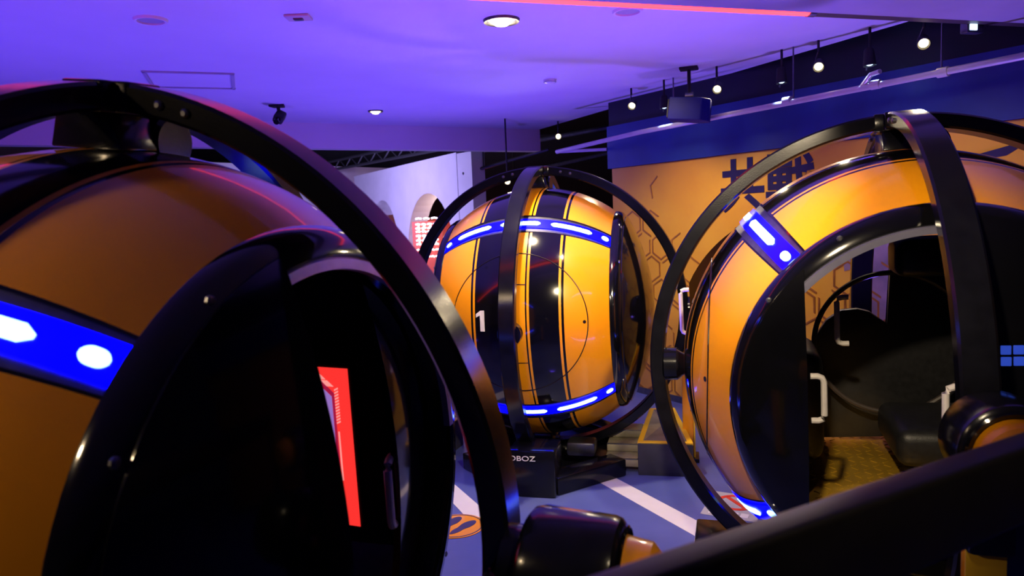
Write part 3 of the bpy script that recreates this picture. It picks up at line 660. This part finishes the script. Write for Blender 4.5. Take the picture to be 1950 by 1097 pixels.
for x, y, z, lab in ((2.53, 4.43, 2.72, 'nearest'), (2.15, 5.02, 2.72, 'second nearest'), (1.67, 5.76, 2.72, 'third nearest'), (1.14, 6.58, 2.74, 'farthest')):
    spot(x, y, z, True, lab + ' warm lit spotlight facing out over the mural', (x - 1.4, y - 3.0, 0.9), 26)
for x, y, z, lab in ((2.35, 4.72, 2.66, 'nearest'), (1.99, 5.26, 2.665, 'middle'), (1.36, 6.24, 2.66, 'farthest')):
    spot(x, y, z, False, lab + ' dim cool spotlight washing the navy wall', (x + .02, y - .06, 1.9), 26)
spot(0.0, 8.2, 2.20, True, 'brilliant spotlight glaring above the middle pod', (0.0, 0.0, 1.75), 40)
spot(0.62, 8.6, 2.72, True, 'tiny lit spotlight in the dark void beyond the middle pod', (0.3, 0, 0.5), 0, 3.7)

# pale conduit along the wall
def q3(s, off, z): p = wpt(s, off); return (p[0], p[1], z)
cn = empty('conduit_pipe', wpt(2.5, 0.35) + (2.53,)); tag(cn, 'pale conduit pipe running along the navy wall', 'pipe')
iv = cn.matrix_world.inverted() if False else Matrix.Translation((-cn.location.x, -cn.location.y, -cn.location.z))
link('pipe_run', tube('pipe_run', [q3(-0.45, 0.35, 2.45), q3(0.8, 0.35, 2.50), q3(4.0, 0.35, 2.545), q3(6.5, 0.35, 2.57)], 0.021, 'pipe', 12), cn, iv)
link('pipe_branch', tube('pipe_branch', [q3(-0.45, 0.35, 2.45), q3(-0.05, 0.02, 2.44)], 0.016, 'pipe', 10), cn, iv)
for s in (1.2, 2.35, 3.35): link('hanger', tube('hanger', [q3(s, 0.35, 2.52), q3(s, 0.35, 3.7)], 0.006, 'metal', 6), cn, iv)
for s in (2.30, 2.95, 3.36): link('pipe_clamp', tube('pipe_clamp', [q3(s - .03, 0.35, 2.535), q3(s + .03, 0.35, 2.535)], 0.030, 'pipe', 12), cn, iv)
link('pipe_elbow', tube('pipe_elbow', [q3(2.85, 0.35, 2.53), q3(2.93, 0.37, 2.60), q3(3.0, 0.39, 2.605)], 0.016, 'pipe', 8), cn, iv)

# hanging speaker box
sp_ = empty('speaker_box', (1.45, 5.75, 2.57), R_(-20)); tag(sp_, 'dark blue speaker box hung from the ceiling edge', 'speaker')
link('cabinet', prism('cabinet', [(-0.15, -0.11), (0.10, -0.13), (0.16, -0.05), (0.16, 0.07), (0.10, 0.13), (-0.15, 0.11)], -0.085, 0.085, 'spk', 0.01), sp_, Matrix.Rotation(0.12, 4, 'Y'))
link('grille', rbox('grille', (0.012, 0.19, 0.14), (-0.156, 0, 0), 'black', 0.004), sp_, Matrix.Rotation(0.12, 4, 'Y'))
link('bracket_stem', tube('bracket_stem', [(0, 0, 0.08), (0, 0, 0.20), (0.0, 0, 0.325)], 0.014, 'black', 8), sp_)
link('bracket_plate', rbox('bracket_plate', (0.14, 0.10, 0.02), (0, 0, 0.319), 'black', 0.004), sp_)
link('bracket_knuckle', lathe('bracket_knuckle', [(-.03, 0), (-.03, .03), (.03, .03), (.03, 0)], 'metal', 16), sp_, Matrix.Translation((0, 0, 0.11)))

# emergency lamp at the end of the bulkhead channel
e = bpt(3.02, -0.02)
o = empty('emergency_lamp', (e[0], e[1], 2.74), 0.29); tag(o, 'small grey lamp box on the bronze channel at upper right', 'lamp')
link('lamp_box', rbox('lamp_box', (0.12, 0.05, 0.06), (0, 0, 0.0), 'metal', 0.006), o); link('lamp_lens', rbox('lamp_lens', (0.05, 0.01, 0.035), (-0.02, -0.028, 0.0), 'cool', 0.003), o)

# pipes and trusses in the dark void beyond
for i, (p0, p1, r, lab) in enumerate((((-0.6, 10.6, 2.75), (2.6, 8.6, 3.0), 0.03, 'upper grey duct pipe in the dark void'), ((-0.6, 9.9, 2.42), (0.55, 9.5, 2.66), 0.022, 'bright short pipe below the downstand end'), ((-0.6, 11.5, 2.35), (2.2, 9.6, 2.75), 0.03, 'lower slanting pipe in the dark void'))):
    d = Vector(p1) - Vector(p0)
    o = empty('service_pipe', p0); tag(o, lab, 'pipe', 'service pipes in the void')
    link('pipe_run', tube('pipe_run', [(0, 0, 0), d], r, 'metal', 10), o)
    for t in (0.25, 0.75): q = d * t; link('hanger', tube('hanger', [q, (q.x, q.y, 3.7 - p0[2])], 0.008, 'black', 6), o)
tr = empty('ceiling_truss', (-0.9, 9.8, 2.74)); tag(tr, 'dark slanted truss above the arch wall', 'truss')
a = Vector((0.1, 0.35, 0.06)); b = Vector((-2.9, 4.6, 0.10))
for dz in (0, 0.16): link('chord', tube('chord', [a + Vector((0, 0, dz)), b + Vector((0, 0, dz))], 0.025, 'black', 8), tr)
for i in range(10):
    p = a.lerp(b, i / 10); q = a.lerp(b, (i + .5) / 10); q2 = a.lerp(b, (i + 1) / 10); z = Vector((0, 0, 0.16))
    link('brace', tube('brace', [p, q + z, q2], 0.012, 'metal', 6), tr)

# glowing sign board standing in the arch
sg = empty('neon_sign', (-1.24, 10.79, 0)); tag(sg, 'red sign board with glowing white lettering standing in the arch', 'sign')
rot = Matrix(((0.993, 0, 0.119, 0), (-0.119, 0, 0.993, 0), (0, 1, 0, 0), (0, 0, 0, 1)))
link('sign_board', rbox('sign_board', (0.46, 1.80, 0.03), (0, 0.90, 0.06), 'redw', 0.006), sg, rot)
link('sign_foot', rbox('sign_foot', (0.46, 0.03, 0.25), (0, 0.016, 0.06), 'black', 0.006), sg, rot)
for z, n, h in ((1.84, 3, 0.05), (1.70, 4, 0.13), (1.52, 4, 0.15), (1.37, 5, 0.05), (1.27, 5, 0.05)):
    for i in range(n):
        x = -0.18 + 0.36 * (i + .5) / n; wd = 0.36 / n * .75
        for s in range(3 if h > 0.1 else 1):
            yy = z + (s - 1) * h * .42 if h > 0.1 else z
            link('neon_stroke', tube('neon_stroke', [(x - wd / 2, yy - .008 * (s % 2), 0.03), (x, yy + .008, 0.03), (x + wd / 2, yy - .007 * ((s + i) % 2), 0.03)], 0.013, 'neon', 6), sg, rot)
        if h > 0.1: link('neon_stroke', tube('neon_stroke', [(x + .015 * (-1) ** i, z - h / 2, 0.03), (x + .01, z + h / 2, 0.03)], 0.012, 'neon', 6), sg, rot)
lamp('added_arch_light', 'POINT', (-0.75, 11.4, 1.9), (1.0, 0.72, 0.6), 22, None, 0.1)  # unseen point light added to brighten the arch reveal
lamp('added_far_light', 'AREA', (-3.4, 9.6, 2.5), (0.50, 0.42, 1.0), 150, (-1.6, 12.0, 1.5), 0.6)  # unseen area light added to brighten the pale arch wall
